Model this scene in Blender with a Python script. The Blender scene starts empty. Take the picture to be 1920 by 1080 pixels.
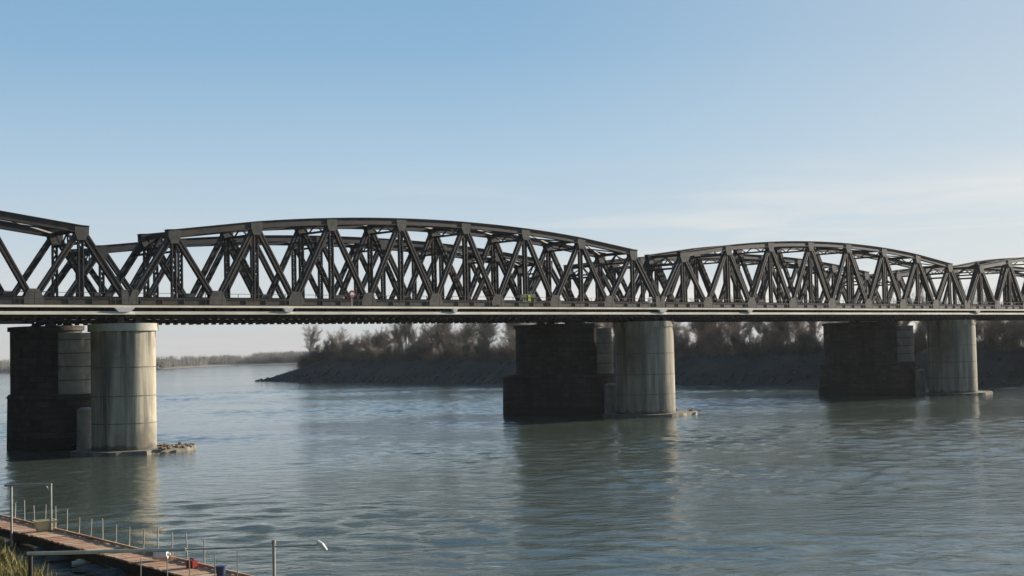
import bpy, math, random
from mathutils import Vector, Matrix

scene = bpy.context.scene
COL = scene.collection
R = math.radians
PI = math.pi

# ------------------------------------------------------------------ helpers
class MB:
    """collects plain geometry and links it as one mesh object"""
    def __init__(self):
        self.v = []; self.f = []; self.mi = []
    def poly(self, pts, faces, mi=0):
        b = len(self.v)
        self.v += [tuple(p) for p in pts]
        for fc in faces:
            self.f.append(tuple(b + i for i in fc)); self.mi.append(mi)
    def box(self, a, b, mi=0):
        (x0, y0, z0), (x1, y1, z1) = a, b
        self.poly([(x0,y0,z0),(x1,y0,z0),(x1,y1,z0),(x0,y1,z0),(x0,y0,z1),(x1,y0,z1),(x1,y1,z1),(x0,y1,z1)],
                  [(0,3,2,1),(4,5,6,7),(0,1,5,4),(1,2,6,5),(2,3,7,6),(3,0,4,7)], mi)
    def bar(self, p, q, w, d, side=(0,1,0), mi=0, off=(0.0,0.0)):
        """rectangular bar p->q, d along 'side', w across; off shifts (across, side)"""
        p = Vector(p); q = Vector(q); t = (q-p).normalized(); s = Vector(side)
        s = (s - t*s.dot(t)).normalized(); n = t.cross(s)
        o = n*off[0] + s*off[1]; p = p+o; q = q+o
        a = n*(w/2); b = s*(d/2)
        self.poly([p-a-b, p+a-b, p+a+b, p-a+b, q-a-b, q+a-b, q+a+b, q-a+b],
                  [(0,1,2,3),(7,6,5,4),(4,5,1,0),(5,6,2,1),(6,7,3,2),(7,4,0,3)], mi)
    def tube(self, p, q, r0, r1=None, n=8, mi=0, cap=True):
        p = Vector(p); q = Vector(q); r1 = r0 if r1 is None else r1
        t = (q-p)
        if t.length < 1e-6: return
        t.normalize()
        a = t.orthogonal().normalized(); b = t.cross(a)
        pts = []
        for c, r in ((p, r0), (q, r1)):
            for i in range(n):
                an = 2*PI*i/n
                pts.append(c + a*(r*math.cos(an)) + b*(r*math.sin(an)))
        fs = [(i, (i+1) % n, n+(i+1) % n, n+i) for i in range(n)]
        if cap: fs += [tuple(range(n-1, -1, -1)), tuple(range(n, 2*n))]
        self.poly(pts, fs, mi)
    def prism(self, outline, z0, z1, mi=0, top=None):
        n = len(outline); top = top or outline
        pts = [(x, y, z0) for x, y in outline] + [(x, y, z1) for x, y in top]
        self.poly(pts, [(i, (i+1) % n, n+(i+1) % n, n+i) for i in range(n)] + [tuple(range(n-1, -1, -1)), tuple(range(n, 2*n))], mi)
    def build(self, name, mats, parent=None, loc=None, smooth=False):
        me = bpy.data.meshes.new(name)
        me.from_pydata(self.v, [], self.f)
        if not isinstance(mats, (list, tuple)): mats = [mats]
        for m in mats: me.materials.append(m)
        if len(mats) > 1: me.polygons.foreach_set('material_index', self.mi)
        if smooth:
            me.polygons.foreach_set('use_smooth', [True]*len(me.polygons))
            try: me.set_sharp_from_angle(angle=R(40))
            except Exception: pass
        me.update()
        o = bpy.data.objects.new(name, me); COL.objects.link(o)
        if parent: o.parent = parent
        if loc: o.location = loc
        return o

def tag(o, label=None, cat=None, group=None, kind=None):
    if label: o['label'] = label
    if cat: o['category'] = cat
    if group: o['group'] = group
    if kind: o['kind'] = kind
    return o

def empty(name, loc, rz=0.0):
    o = bpy.data.objects.new(name, None); COL.objects.link(o)
    o.location = loc; o.rotation_euler = (0, 0, rz); o.empty_display_size = .5
    return o

def copy_tree(o, parent=None):
    c = o.copy(); COL.objects.link(c)
    if parent: c.parent = parent
    for ch in list(o.children): copy_tree(ch, c)
    return c

# ------------------------------------------------------------------ materials
def mat(name, c1, c2=None, rough=.8, scale=1.0, stretch=(1,1,1), bump=0.0, bscale=None, detail=6, spec=.4, metal=0.0, contrast=(.35,.65), c3=None, s3=.3):
    m = bpy.data.materials.new(name); m.use_nodes = True
    nt = m.node_tree; N = nt.nodes; L = nt.links
    b = N['Principled BSDF']
    b.inputs['Roughness'].default_value = rough
    b.inputs['Specular IOR Level'].default_value = spec
    b.inputs['Metallic'].default_value = metal
    if c2 is None:
        b.inputs['Base Color'].default_value = (*c1, 1); 
        if not bump: return m
    tc = N.new('ShaderNodeTexCoord'); mp = N.new('ShaderNodeMapping')
    mp.inputs['Scale'].default_value = stretch
    L.new(tc.outputs['Object'], mp.inputs['Vector'])
    nz = N.new('ShaderNodeTexNoise'); nz.inputs['Scale'].default_value = scale; nz.inputs['Detail'].default_value = detail
    nz.inputs['Roughness'].default_value = .65
    L.new(mp.outputs[0], nz.inputs['Vector'])
    if c2 is not None:
        cr = N.new('ShaderNodeValToRGB')
        cr.color_ramp.elements[0].position = contrast[0]; cr.color_ramp.elements[0].color = (*c1, 1)
        cr.color_ramp.elements[1].position = contrast[1]; cr.color_ramp.elements[1].color = (*c2, 1)
        L.new(nz.outputs['Fac'], cr.inputs['Fac'])
        out = cr.outputs['Color']
        if c3 is not None:
            n3 = N.new('ShaderNodeTexNoise'); n3.inputs['Scale'].default_value = s3; n3.inputs['Detail'].default_value = 5
            L.new(tc.outputs['Object'], n3.inputs['Vector'])
            r3 = N.new('ShaderNodeValToRGB'); r3.color_ramp.elements[0].position = .48; r3.color_ramp.elements[1].position = .66
            L.new(n3.outputs['Fac'], r3.inputs['Fac'])
            mx = N.new('ShaderNodeMix'); mx.data_type = 'RGBA'
            L.new(r3.outputs['Color'], mx.inputs['Factor']); L.new(out, mx.inputs['A']); mx.inputs['B'].default_value = (*c3, 1)
            out = mx.outputs['Result']
        L.new(out, b.inputs['Base Color'])
    if bump:
        nb = N.new('ShaderNodeTexNoise'); nb.inputs['Scale'].default_value = bscale or scale*4; nb.inputs['Detail'].default_value = 8
        L.new(mp.outputs[0], nb.inputs['Vector'])
        bp = N.new('ShaderNodeBump'); bp.inputs['Strength'].default_value = bump; bp.inputs['Distance'].default_value = .05
        L.new(nb.outputs['Fac'], bp.inputs['Height']); L.new(bp.outputs['Normal'], b.inputs['Normal'])
    return m

M = {}
M['steel'] = mat('weathered_steel', (.022,.021,.021), (.050,.046,.042), .6, 1.2, c3=(.075,.05,.036), s3=.5)
M['steel_pale'] = mat('pale_plate_steel', (.06,.056,.05), (.12,.11,.093), .7, 1.5)
M['steel_back'] = mat('rear_bridge_steel', (.022,.024,.027), (.05,.05,.052), .65, 1.0)
M['girder'] = mat('dark_girder_steel', (.03,.028,.028), (.07,.06,.055), .7, 1.0)
M['ledge'] = mat('pale_deck_edge', (.42,.39,.31), (.66,.62,.50), .8, .8, (.3,1,1))
M['deck'] = mat('deck_boards', (.10,.095,.085), (.17,.16,.14), .9, 2)
M['white'] = mat('white_paint', (.70,.70,.67), (.82,.82,.8), .5, 3)
M['cream'] = mat('cream_plastic', (.52,.47,.26), (.62,.56,.34), .6, 3)
M['white_old'] = mat('aged_white_paint', (.50,.48,.38), (.68,.66,.54), .6, 3)
M['red'] = mat('red_paint', (.26,.02,.015), (.33,.03,.02), .5, 4)
M['yellow'] = mat('yellow_paint', (.55,.52,.03), (.65,.6,.05), .5, 4)
M['green'] = mat('dark_green_paint', (.05,.09,.03), (.08,.13,.04), .6, 3)
M['blue'] = mat('blue_plastic', (.03,.05,.11), (.045,.07,.14), .5, 4)
M['concrete'] = mat('streaked_concrete', (.11,.102,.082), (.54,.48,.37), .9, .9, (1.6,1.6,.10), bump=.25, bscale=3, c3=(.17,.152,.115), s3=.25)
M['render'] = mat('sunlit_tone_render', (.34,.32,.27), (.60,.56,.47), .9, 1.3, (1,1,.5), bump=.3, c3=(.36,.34,.29), s3=.8)  # nose and stub columns: colour lightened in place of sunlight the bridge blocks
M['concrete_cap'] = mat('pale_concrete', (.36,.34,.28), (.48,.45,.37), .9, 1.5, bump=.2)
M['joint'] = mat('stained_joint', (.09,.085,.07), (.20,.185,.15), .9, 1.5)
M['foot'] = mat('footing_concrete', (.13,.115,.09), (.25,.225,.18), .9, 1.2, bump=.3)
M['rubble'] = mat('rubble_stone', (.15,.11,.08), (.36,.27,.19), .95, 2.5, bump=.5)
M['bark'] = mat('grey_bark', (.15,.125,.105), (.25,.21,.18), .95, 2)
M['twig'] = mat('bare_twigs', (.18,.148,.115), (.31,.262,.205), .95, .35)
M['twig_rust'] = mat('reddish_twigs', (.21,.165,.135), (.33,.27,.22), .95, .35)
M['brush'] = mat('dry_brush', (.13,.11,.085), (.24,.195,.15), .95, .15)
M['soil'] = mat('river_mud', (.03,.032,.03), (.065,.063,.055), .95, .25, bump=.5, bscale=1.0, c3=(.07,.075,.045), s3=.12)
M['sand'] = mat('pale_shingle', (.20,.18,.15), (.30,.27,.22), .95, .05)
M['grassland'] = mat('rough_grass_ground', (.05,.06,.02), (.12,.11,.05), .95, .8, bump=.5)
M['mud'] = mat('wet_mud', (.05,.045,.035), (.10,.09,.07), .7, .7, bump=.5)
M['rock'] = mat('grey_rock', (.06,.057,.055), (.13,.12,.11), .9, 1.5, bump=.5)
M['plank'] = mat('red_brown_planks', (.36,.19,.11), (.60,.37,.23), .85, 1.0, (.5,2.5,1), bump=.3, contrast=(.3,.7), c3=(.55,.40,.25), s3=.7)
M['plank_dark'] = mat('wet_dark_timber', (.02,.018,.015), (.05,.042,.035), .8, 1.5)
M['pipe'] = mat('galvanised_pipe', (.27,.27,.24), (.42,.41,.37), .5, 4, metal=.2)
M['hullgrey'] = mat('grey_tarpaulin', (.10,.095,.105), (.17,.16,.175), .6, 2)
M['blade'] = mat('winter_grass_blades', (.07,.085,.02), (.26,.21,.085), .9, 1.6, contrast=(.3,.7))

def brick_mat():
    m = bpy.data.materials.new('dark_masonry'); m.use_nodes = True
    nt = m.node_tree; N = nt.nodes; L = nt.links; b = N['Principled BSDF']
    b.inputs['Roughness'].default_value = .95; b.inputs['Specular IOR Level'].default_value = .2
    at = N.new('ShaderNodeAttribute'); at.attribute_name = 'wall_uv'
    br = N.new('ShaderNodeTexBrick'); br.inputs['Scale'].default_value = 1.0
    br.inputs['Brick Width'].default_value = 1.3; br.inputs['Row Height'].default_value = .5; br.inputs['Mortar Size'].default_value = .03
    br.inputs['Color1'].default_value = (.060,.056,.052,1); br.inputs['Color2'].default_value = (.115,.105,.093,1); br.inputs['Mortar'].default_value = (.058,.055,.05,1)
    L.new(at.outputs['Vector'], br.inputs['Vector'])
    tc = N.new('ShaderNodeTexCoord'); mp = N.new('ShaderNodeMapping'); mp.inputs['Scale'].default_value = (1,1,.2)
    nz = N.new('ShaderNodeTexNoise'); nz.inputs['Scale'].default_value = .7; nz.inputs['Detail'].default_value = 7
    L.new(tc.outputs['Object'], mp.inputs[0]); L.new(mp.outputs[0], nz.inputs['Vector'])
    mx = N.new('ShaderNodeMix'); mx.data_type = 'RGBA'; mx.blend_type = 'MULTIPLY'; mx.inputs['Factor'].default_value = .8
    cr = N.new('ShaderNodeValToRGB'); cr.color_ramp.elements[0].color = (.45,.45,.45,1); cr.color_ramp.elements[1].color = (1.25,1.2,1.1,1)
    cr.color_ramp.elements[0].position = .3; cr.color_ramp.elements[1].position = .75
    L.new(nz.outputs['Fac'], cr.inputs['Fac']); L.new(br.outputs['Color'], mx.inputs['A']); L.new(cr.outputs['Color'], mx.inputs['B'])
    L.new(mx.outputs['Result'], b.inputs['Base Color'])
    bp = N.new('ShaderNodeBump'); bp.inputs['Strength'].default_value = .5; bp.inputs['Distance'].default_value = .05
    L.new(br.outputs['Fac'], bp.inputs['Height']); bp.invert = True; L.new(bp.outputs['Normal'], b.inputs['Normal'])
    return m
M['masonry'] = brick_mat()
def add_tide(m, z0, z1, col):
    nt = m.node_tree; N = nt.nodes; L = nt.links; b = N['Principled BSDF']
    src = b.inputs['Base Color'].links[0].from_socket
    tc = N.new('ShaderNodeTexCoord'); sx = N.new('ShaderNodeSeparateXYZ'); L.new(tc.outputs['Object'], sx.inputs[0])
    nz = N.new('ShaderNodeTexNoise'); nz.inputs['Scale'].default_value = 1.3; nz.inputs['Detail'].default_value = 6; L.new(tc.outputs['Object'], nz.inputs['Vector'])
    ad = N.new('ShaderNodeMath'); ad.operation = 'MULTIPLY_ADD'; L.new(nz.outputs['Fac'], ad.inputs[0]); ad.inputs[1].default_value = 1.3; L.new(sx.outputs['Z'], ad.inputs[2])
    mr = N.new('ShaderNodeMapRange'); mr.inputs['From Min'].default_value = z0; mr.inputs['From Max'].default_value = z1; mr.inputs['To Min'].default_value = .75; mr.inputs['To Max'].default_value = 0
    L.new(ad.outputs[0], mr.inputs['Value'])
    mx = N.new('ShaderNodeMix'); mx.data_type = 'RGBA'; L.new(mr.outputs[0], mx.inputs['Factor']); L.new(src, mx.inputs['A']); mx.inputs['B'].default_value = (*col, 1)
    L.new(mx.outputs['Result'], b.inputs['Base Color'])
add_tide(M['concrete'], 1.15, 1.35, (.07,.068,.05))
add_tide(M['masonry'], 1.5, 1.75, (.035,.037,.028))

def water_mat():
    m = bpy.data.materials.new('river_water'); m.use_nodes = True
    nt = m.node_tree; N = nt.nodes; L = nt.links; b = N['Principled BSDF']
    b.inputs['Base Color'].default_value = (.080,.100,.078,1)
    b.inputs['Roughness'].default_value = .06; b.inputs['IOR'].default_value = 1.33
    b.inputs['Specular IOR Level'].default_value = .5
    tc = N.new('ShaderNodeTexCoord')
    def noise(scale, stretch, rot, detail=3, dist=0.0, rough=.55):
        mp = N.new('ShaderNodeMapping'); mp.inputs['Scale'].default_value = stretch; mp.inputs['Rotation'].default_value = (0,0,rot)
        L.new(tc.outputs['Object'], mp.inputs[0])
        nz = N.new('ShaderNodeTexNoise'); nz.inputs['Scale'].default_value = scale; nz.inputs['Detail'].default_value = detail
        nz.inputs['Roughness'].default_value = rough; nz.inputs['Distortion'].default_value = dist
        L.new(mp.outputs[0], nz.inputs['Vector']); return nz.outputs['Fac']
    def math_(op, a, c):
        n = N.new('ShaderNodeMath'); n.operation = op
        for i, x in enumerate((a, c)):
            if isinstance(x, (int, float)): n.inputs[i].default_value = x
            else: L.new(x, n.inputs[i])
        return n.outputs[0]
    w1 = noise(1.7, (.6,1,1), R(12), 5, .5)       # ripples
    w2 = noise(.42, (.55,1,1), R(-8), 3, .7)       # small waves
    w3 = noise(.05, (.5,1,1), R(20), 2, .8)       # boils and swirls of the current
    patch = noise(.018, (.35,1,1), R(5), 4, .5)   # smooth and ruffled areas
    cr = N.new('ShaderNodeValToRGB'); cr.color_ramp.elements[0].position = .38; cr.color_ramp.elements[1].position = .62
    cr.color_ramp.elements[0].color = (.55,.55,.55,1); cr.color_ramp.elements[1].color = (1,1,1,1)
    L.new(patch, cr.inputs['Fac'])
    h = math_('ADD', math_('MULTIPLY', w1, .085), math_('ADD', math_('MULTIPLY', w2, .08), math_('MULTIPLY', w3, .2)))
    h = math_('MULTIPLY', h, cr.outputs['Color'])
    bp = N.new('ShaderNodeBump'); bp.inputs['Strength'].default_value = 1.0; bp.inputs['Distance'].default_value = .9
    L.new(h, bp.inputs['Height']); L.new(bp.outputs['Normal'], b.inputs['Normal'])
    return m
M['water'] = water_mat()

# ------------------------------------------------------------------ camera and light
H = 7.263
PITCH, ROLL, F = .044355, .022321, 2638.2
cp, sp, cr_, sr_ = math.cos(PITCH), math.sin(PITCH), math.cos(ROLL), math.sin(ROLL)
Rv = Vector((1,0,0)); Fv = Vector((0,cp,sp)); Uv = Vector((0,-sp,cp))
right = Rv*cr_ - Uv*sr_; up = Rv*sr_ + Uv*cr_
cam = bpy.data.cameras.new('camera'); co = bpy.data.objects.new('camera', cam); COL.objects.link(co)
mw = Matrix((( right.x, up.x, -Fv.x, 0), (right.y, up.y, -Fv.y, 0), (right.z, up.z, -Fv.z, H), (0,0,0,1)))
co.matrix_world = mw
cam.sensor_width = 36; cam.lens = F/1920*36; cam.clip_start = .5; cam.clip_end = 20000
scene.camera = co

SUN_AZ, SUN_EL = R(55.5), R(15)
sd = Vector((math.sin(SUN_AZ)*math.cos(SUN_EL), math.cos(SUN_AZ)*math.cos(SUN_EL), math.sin(SUN_EL)))
sun = bpy.data.lights.new('sun', 'SUN'); sun.energy = 5.0; sun.angle = R(.5); sun.color = (1,.90,.76)
so = bpy.data.objects.new('sun', sun); COL.objects.link(so)
so.rotation_euler = (-sd).to_track_quat('-Z','Y').to_euler(); so.location = (0,0,80)

world = bpy.data.worlds.new('World'); scene.world = world; world.use_nodes = True
nt = world.node_tree; N = nt.nodes; L = nt.links
bg = N['Background']; bg.inputs['Strength'].default_value = .10
sky = N.new('ShaderNodeTexSky'); sky.sky_type = 'NISHITA'; sky.sun_disc = False
sky.sun_elevation = SUN_EL; sky.sun_rotation = SUN_AZ
sky.air_density = .8; sky.dust_density = .6; sky.ozone_density = 2.0; sky.altitude = 50
# pale winter sky: the physical sky mixed with a whitish haze layer near the horizon and faint cirrus
tcw = N.new('ShaderNodeTexCoord'); sx = N.new('ShaderNodeSeparateXYZ'); L.new(tcw.outputs['Generated'], sx.inputs[0])
ramp = N.new('ShaderNodeValToRGB'); L.new(sx.outputs['Z'], ramp.inputs['Fac'])
cr = ramp.color_ramp
stops = [(0.0,(.53,.535,.545)),(.04,(.62,.66,.69)),(.085,(.54,.64,.72)),(.14,(.41,.57,.715)),(.21,(.27,.46,.66)),(.26,(.225,.415,.62)),(.45,(.11,.26,.47)),(1.0,(.07,.17,.36))]
cr.elements[0].position = 0; cr.elements[0].color = (*stops[0][1],1)
cr.elements[1].position = 1; cr.elements[1].color = (*stops[-1][1],1)
for p_, c_ in stops[1:-1]:
    e = cr.elements.new(p_); e.color = (*c_,1)
# towards the sun the haze is whiter and brighter
dt = N.new('ShaderNodeVectorMath'); dt.operation = 'DOT_PRODUCT'; L.new(tcw.outputs['Generated'], dt.inputs[0]); dt.inputs[1].default_value = tuple(sd)
mr = N.new('ShaderNodeMapRange'); mr.inputs['From Min'].default_value = .55; mr.inputs['From Max'].default_value = 1.0; L.new(dt.outputs['Value'], mr.inputs['Value'])
mr.interpolation_type = 'SMOOTHSTEP'
glow = N.new('ShaderNodeMix'); glow.data_type = 'RGBA'; glow.clamp_factor = True
mg = N.new('ShaderNodeMath'); mg.operation = 'MULTIPLY'; mg.inputs[1].default_value = .5; L.new(mr.outputs[0], mg.inputs[0])
L.new(mg.outputs[0], glow.inputs['Factor']); L.new(ramp.outputs['Color'], glow.inputs['A']); glow.inputs['B'].default_value = (.84,.81,.76,1)
# cirrus streaks
mpw = N.new('ShaderNodeMapping'); mpw.inputs['Scale'].default_value = (2.2,2.2,26); mpw.inputs['Rotation'].default_value = (0,R(-3.5),0)
L.new(tcw.outputs['Generated'], mpw.inputs[0])
cz = N.new('ShaderNodeTexNoise'); cz.inputs['Scale'].default_value = 1.6; cz.inputs['Detail'].default_value = 5; cz.inputs['Distortion'].default_value = .5
L.new(mpw.outputs[0], cz.inputs['Vector'])
cm = N.new('ShaderNodeMapRange'); cm.inputs['From Min'].default_value = .45; cm.inputs['From Max'].default_value = .68; cm.inputs['To Max'].default_value = 1.0; L.new(cz.outputs['Fac'], cm.inputs['Value'])
ce = N.new('ShaderNodeMapRange'); ce.inputs['From Min'].default_value = .135; ce.inputs['From Max'].default_value = .085; L.new(sx.outputs['Z'], ce.inputs['Value'])
cmul = N.new('ShaderNodeMath'); cmul.operation = 'MULTIPLY'
cd = N.new('ShaderNodeMapRange'); cd.inputs['From Min'].default_value = .45; cd.inputs['From Max'].default_value = .78; cd.inputs['To Min'].default_value = .12; L.new(dt.outputs['Value'], cd.inputs['Value'])
cq = N.new('ShaderNodeMath'); cq.operation = 'MULTIPLY'; L.new(ce.outputs[0], cq.inputs[0]); L.new(cd.outputs[0], cq.inputs[1])
L.new(cm.outputs[0], cmul.inputs[0]); L.new(cq.outputs[0], cmul.inputs[1])
cir = N.new('ShaderNodeMix'); cir.data_type = 'RGBA'; L.new(cmul.outputs[0], cir.inputs['Factor']); L.new(glow.outputs['Result'], cir.inputs['A']); cir.inputs['B'].default_value = (.92,.85,.77,1)
sc10 = N.new('ShaderNodeVectorMath'); sc10.operation = 'SCALE'; sc10.inputs['Scale'].default_value = 5.55; L.new(cir.outputs['Result'], sc10.inputs[0])
skm = N.new('ShaderNodeMix'); skm.data_type = 'RGBA'; skm.inputs['Factor'].default_value = .94
L.new(sky.outputs[0], skm.inputs['A']); L.new(sc10.outputs[0], skm.inputs['B'])
# the sky away from the sun is deeper and darker
ma = N.new('ShaderNodeMapRange'); ma.inputs['From Min'].default_value = -.6; ma.inputs['From Max'].default_value = .2; ma.inputs['To Min'].default_value = .19
L.new(dt.outputs['Value'], ma.inputs['Value'])
ms = N.new('ShaderNodeVectorMath'); ms.operation = 'SCALE'; L.new(skm.outputs['Result'], ms.inputs[0]); L.new(ma.outputs[0], ms.inputs['Scale'])
L.new(ms.outputs[0], bg.inputs['Color'])
scene.view_settings.view_transform = 'Standard'; scene.view_settings.look = 'None'
scene.view_settings.exposure = 0.85; scene.view_settings.gamma = 1.0

# ------------------------------------------------------------------ bridge geometry
ALPHA = .851206
OX, OY = -29.7336, 108.91
ROT = PI/2 - ALPHA
UD = Vector((math.sin(ALPHA), math.cos(ALPHA), 0)); VD = Vector((-math.cos(ALPHA), math.sin(ALPHA), 0))
def W(u, v, z=0.0): return Vector((OX, OY, 0)) + UD*u + VD*v + Vector((0,0,z))
SPAN = 60.066
P = 7.475
WID = 4.70
ZN = 11.72                       # centre of the bottom chord

def make_span(tops, steel, pale, rear):
    """one truss span in local coordinates: x along the bridge, y across (0 = near truss)"""
    root = empty('truss_span', (0,0,0))
    nb = [(k*P+.14, ZN) for k in range(9)]
    ntp = [((k+.5)*P+.14, tops[k]) for k in range(8)]
    for y in (0.0, WID):
        sgn = -1 if y == 0 else 1
        # top chord: box with overhanging cover plate
        c = MB()
        pts = [(ntp[0][0]-.62, ntp[0][1]-.03)] + ntp + [(ntp[7][0]+.62, ntp[7][1]-.03)]
        fine = [pts[0]]
        for i in range(len(pts)-1):
            q0 = pts[max(i-1,0)]; q1 = pts[i]; q2 = pts[i+1]; q3 = pts[min(i+2,len(pts)-1)]
            for t in ((.25,.5,.75,1) if 0 < i < len(pts)-2 else (1,)):
                zc = .5*(2*q1[1] + (q2[1]-q0[1])*t + (2*q0[1]-5*q1[1]+4*q2[1]-q3[1])*t*t + (3*q1[1]-q0[1]-3*q2[1]+q3[1])*t**3)
                if i == 1 or i == len(pts)-3: zc = q1[1] + (q2[1]-q1[1])*t
                fine.append((q1[0]+(q2[0]-q1[0])*t, zc))
        for (xa, za), (xb, zb) in zip(fine[:-1], fine[1:]):
            c.bar((xa,y,za-.03), (xb,y,zb-.03), .52, .42)
            c.bar((xa,y,za+.25), (xb,y,zb+.25), .05, .64)
            c.bar((xa,y,za-.31), (xb,y,zb-.31), .04, .54)
        tch = c.build('top_chord', steel, root)
        c = MB()
        c.bar((0,y,ZN), (8*P+.28,y,ZN), .46, .40)
        c.bar((0,y,ZN+.25), (8*P+.28,y,ZN+.25), .05, .54)
        c.bar((0,y,ZN-.255), (8*P+.28,y,ZN-.255), .05, .54)
        for k in range(32):
            x = .9 + k*1.87
            c.box((x-.04, y-.26, ZN-.22), (x+.04, y+.26, ZN+.22))
        bch = c.build('bottom_chord', steel, root)
        # gusset plates
        for k, (x, z) in enumerate(ntp):
            g = MB()
            for s in (-1, 1):
                yy = y + s*.255
                w0, w1 = .54, .32
                out = [(x-w0, z+.20), (x+w0, z+.20), (x+w0, z-.30), (x+w1, z-.86), (x-w1, z-.86), (x-w0, z-.30)]
                g.poly([(a, yy-.02, b) for a, b in out] + [(a, yy+.02, b) for a, b in out],
                       [tuple(range(5,-1,-1)), tuple(range(6,12))] + [(i,(i+1)%6,6+(i+1)%6,6+i) for i in range(6)])
            g.build('gusset_plate', pale, tch)
        for k, (x, z) in enumerate(nb):
            g = MB()
            for s in (-1, 1):
                yy = y + s*.255
                a0 = .75 if 0 < k < 8 else .55
                out = [(x-a0, z-.22), (x+a0, z-.22), (x+a0, z+.25), (x+.40, z+.90), (x-.40, z+.90), (x-a0, z+.25)]
                if k == 0: out = [(x-.14, z-.22), (x+a0, z-.22), (x+a0, z+.3), (x+.6, z+.9), (x+.1, z+.9), (x-.14, z+.3)]
                if k == 8: out = [(x-a0, z-.22), (x+.14, z-.22), (x+.14, z+.3), (x-.1, z+.9), (x-.6, z+.9), (x-a0, z+.3)]
                g.poly([(a, yy-.02, b) for a, b in out] + [(a, yy+.02, b) for a, b in out],
                       [tuple(range(5,-1,-1)), tuple(range(6,12))] + [(i,(i+1)%6,6+(i+1)%6,6+i) for i in range(6)])
            g.build('gusset_plate', pale, bch)
        # diagonals: two channels joined by lacing
        for k in range(8):
            for (a, b, w) in ((nb[k], ntp[k], .52 if k == 0 else .41), (ntp[k], nb[k+1], .52 if k == 7 else .41)):
                d = MB()
                A = Vector((a[0], y, a[1])); B = Vector((b[0], y, b[1])); t = (B-A).normalized()
                A = A + t*.30; B = B - t*.30
                n = t.cross(Vector((0,1,0)))
                for s in (-1, 1):
                    d.bar(A, B, .05, .40, off=(s*(w/2-.025), 0))
                    for q in (-1, 1):
                        d.bar(A, B, .09, .03, off=(s*(w/2-.09), q*.185))
                d.bar(A, B, w-.12, .02, off=(0, -.10))
                d.build('diagonal', steel, root)
        # hangers at the top nodes: laced pair
        for k, (x, z) in enumerate(ntp):
            d = MB()
            z0 = ZN + .22; z1 = z - .28
            for s in (-1, 1):
                d.box((x+s*.17-.045, y-.15, z0), (x+s*.17+.045, y+.15, z1))
            n = max(4, int((z1-z0)/.42))
            for i in range(n):
                za = z0 + (z1-z0)*i/n; zb = z0 + (z1-z0)*(i+1)/n
                s = 1 if i % 2 else -1
                for q in (-.10, .10):
                    d.bar((x-s*.14, y+q, za), (x+s*.14, y+q, zb), .08, .02)
            d.build('hanger', steel, root)
    # cross struts between the top chords, lateral X bracing, sway frames
    for k, (x, z) in enumerate(ntp):
        s = MB()
        s.bar((x, .22, z-.05), (x, WID-.22, z-.05), .30, .22, side=(1,0,0))
        dep = 1.05 if k in (0, 7) else .8
        zl = z - dep
        s.bar((x, .15, zl), (x, WID-.15, zl), .18, .16, side=(1,0,0))
        nn = 4
        for i in range(nn):
            ya = .2 + (WID-.4)*i/nn; yb = .2 + (WID-.4)*(i+1)/nn
            if i % 2: s.bar((x, ya, zl), (x, yb, z-.1), .10, .10, side=(1,0,0))
            else: s.bar((x, ya, z-.1), (x, yb, zl), .10, .10, side=(1,0,0))
        s.build('sway_frame', steel, root)
    for k in range(7):
        (xa, za), (xb, zb) = ntp[k], ntp[k+1]
        s = MB()
        s.bar((xa+.3, .25, za-.02), (xb-.3, WID-.25, zb-.02), .14, .12, side=(0,0,1))
        s.bar((xa+.3, WID-.25, za-.15), (xb-.3, .25, zb-.15), .14, .12, side=(0,0,1))
        s.build('lateral_bracing', steel, root)
    # end portals along the inclined end posts
    for (a, b) in ((nb[0], ntp[0]), (nb[8], ntp[7])):
        s = MB()
        A = Vector((a[0], 0, a[1])); B = Vector((b[0], 0, b[1]))
        Q = A + (B-A)*.72
        s.bar((Q.x, .2, Q.z), (Q.x, WID-.2, Q.z), .16, .3, side=(1,0,.3))
        s.bar((Q.x, .25, Q.z), (B.x, WID*.5, B.z-.2), .10, .12, side=(1,0,0))
        s.bar((Q.x, WID-.25, Q.z), (B.x, WID*.5, B.z-.2), .10, .12, side=(1,0,0))
        s.build('portal_brace', steel, root)
    # deck: cross beams, stringers and ballast boards
    ln = 8*P + .28
    d = MB()
    d.box((0, .30, 11.30), (ln, WID-.30, 11.42))
    for yy in (1.3, 3.4):
        d.box((0, yy-.12, 10.62), (ln, yy+.12, 11.295))
    d.build('deck', M['deck'], root)
    for yy in (1.63, 3.07):
        r = MB(); r.box((0, yy-.04, 11.424), (ln, yy+.04, 11.60)); r.build('rail', M['girder'], root)
    for k in range(9):
        x = min(max(nb[k][0], .25), ln-.25)
        b = MB()
        b.box((x-.16, -.38, 10.40), (x+.16, 1.17, 11.20)); b.box((x-.16, 1.43, 10.40), (x+.16, 3.27, 11.20)); b.box((x-.16, 3.53, 10.40), (x+.16, WID+.38, 11.20))
        b.build('cross_beam', M['girder'], root)
    for y, s in ((0, -1), (WID, 1)):
        g = MB()
        g.box((0, y-.06, 10.55), (ln, y+.06, 11.27))
        for i in range(48):
            x = .6 + i*1.246
            g.box((x-.03, y-.26, 10.60), (x+.03, y-.065, 11.25)); g.box((x-.03, y+.065, 10.60), (x+.03, y+.26, 11.25))
        g.build('edge_girder', M['girder'], root)
        f = MB(); f.box((0, y-.36, 10.48) , (ln, y+.36, 10.545)); [f.box((.5+i*.8-.09, y-.30, 10.34), (.5+i*.8+.09, y+.30, 10.478)) for i in range(74)]; f.build('girder_flange', M['girder'], root)
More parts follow.
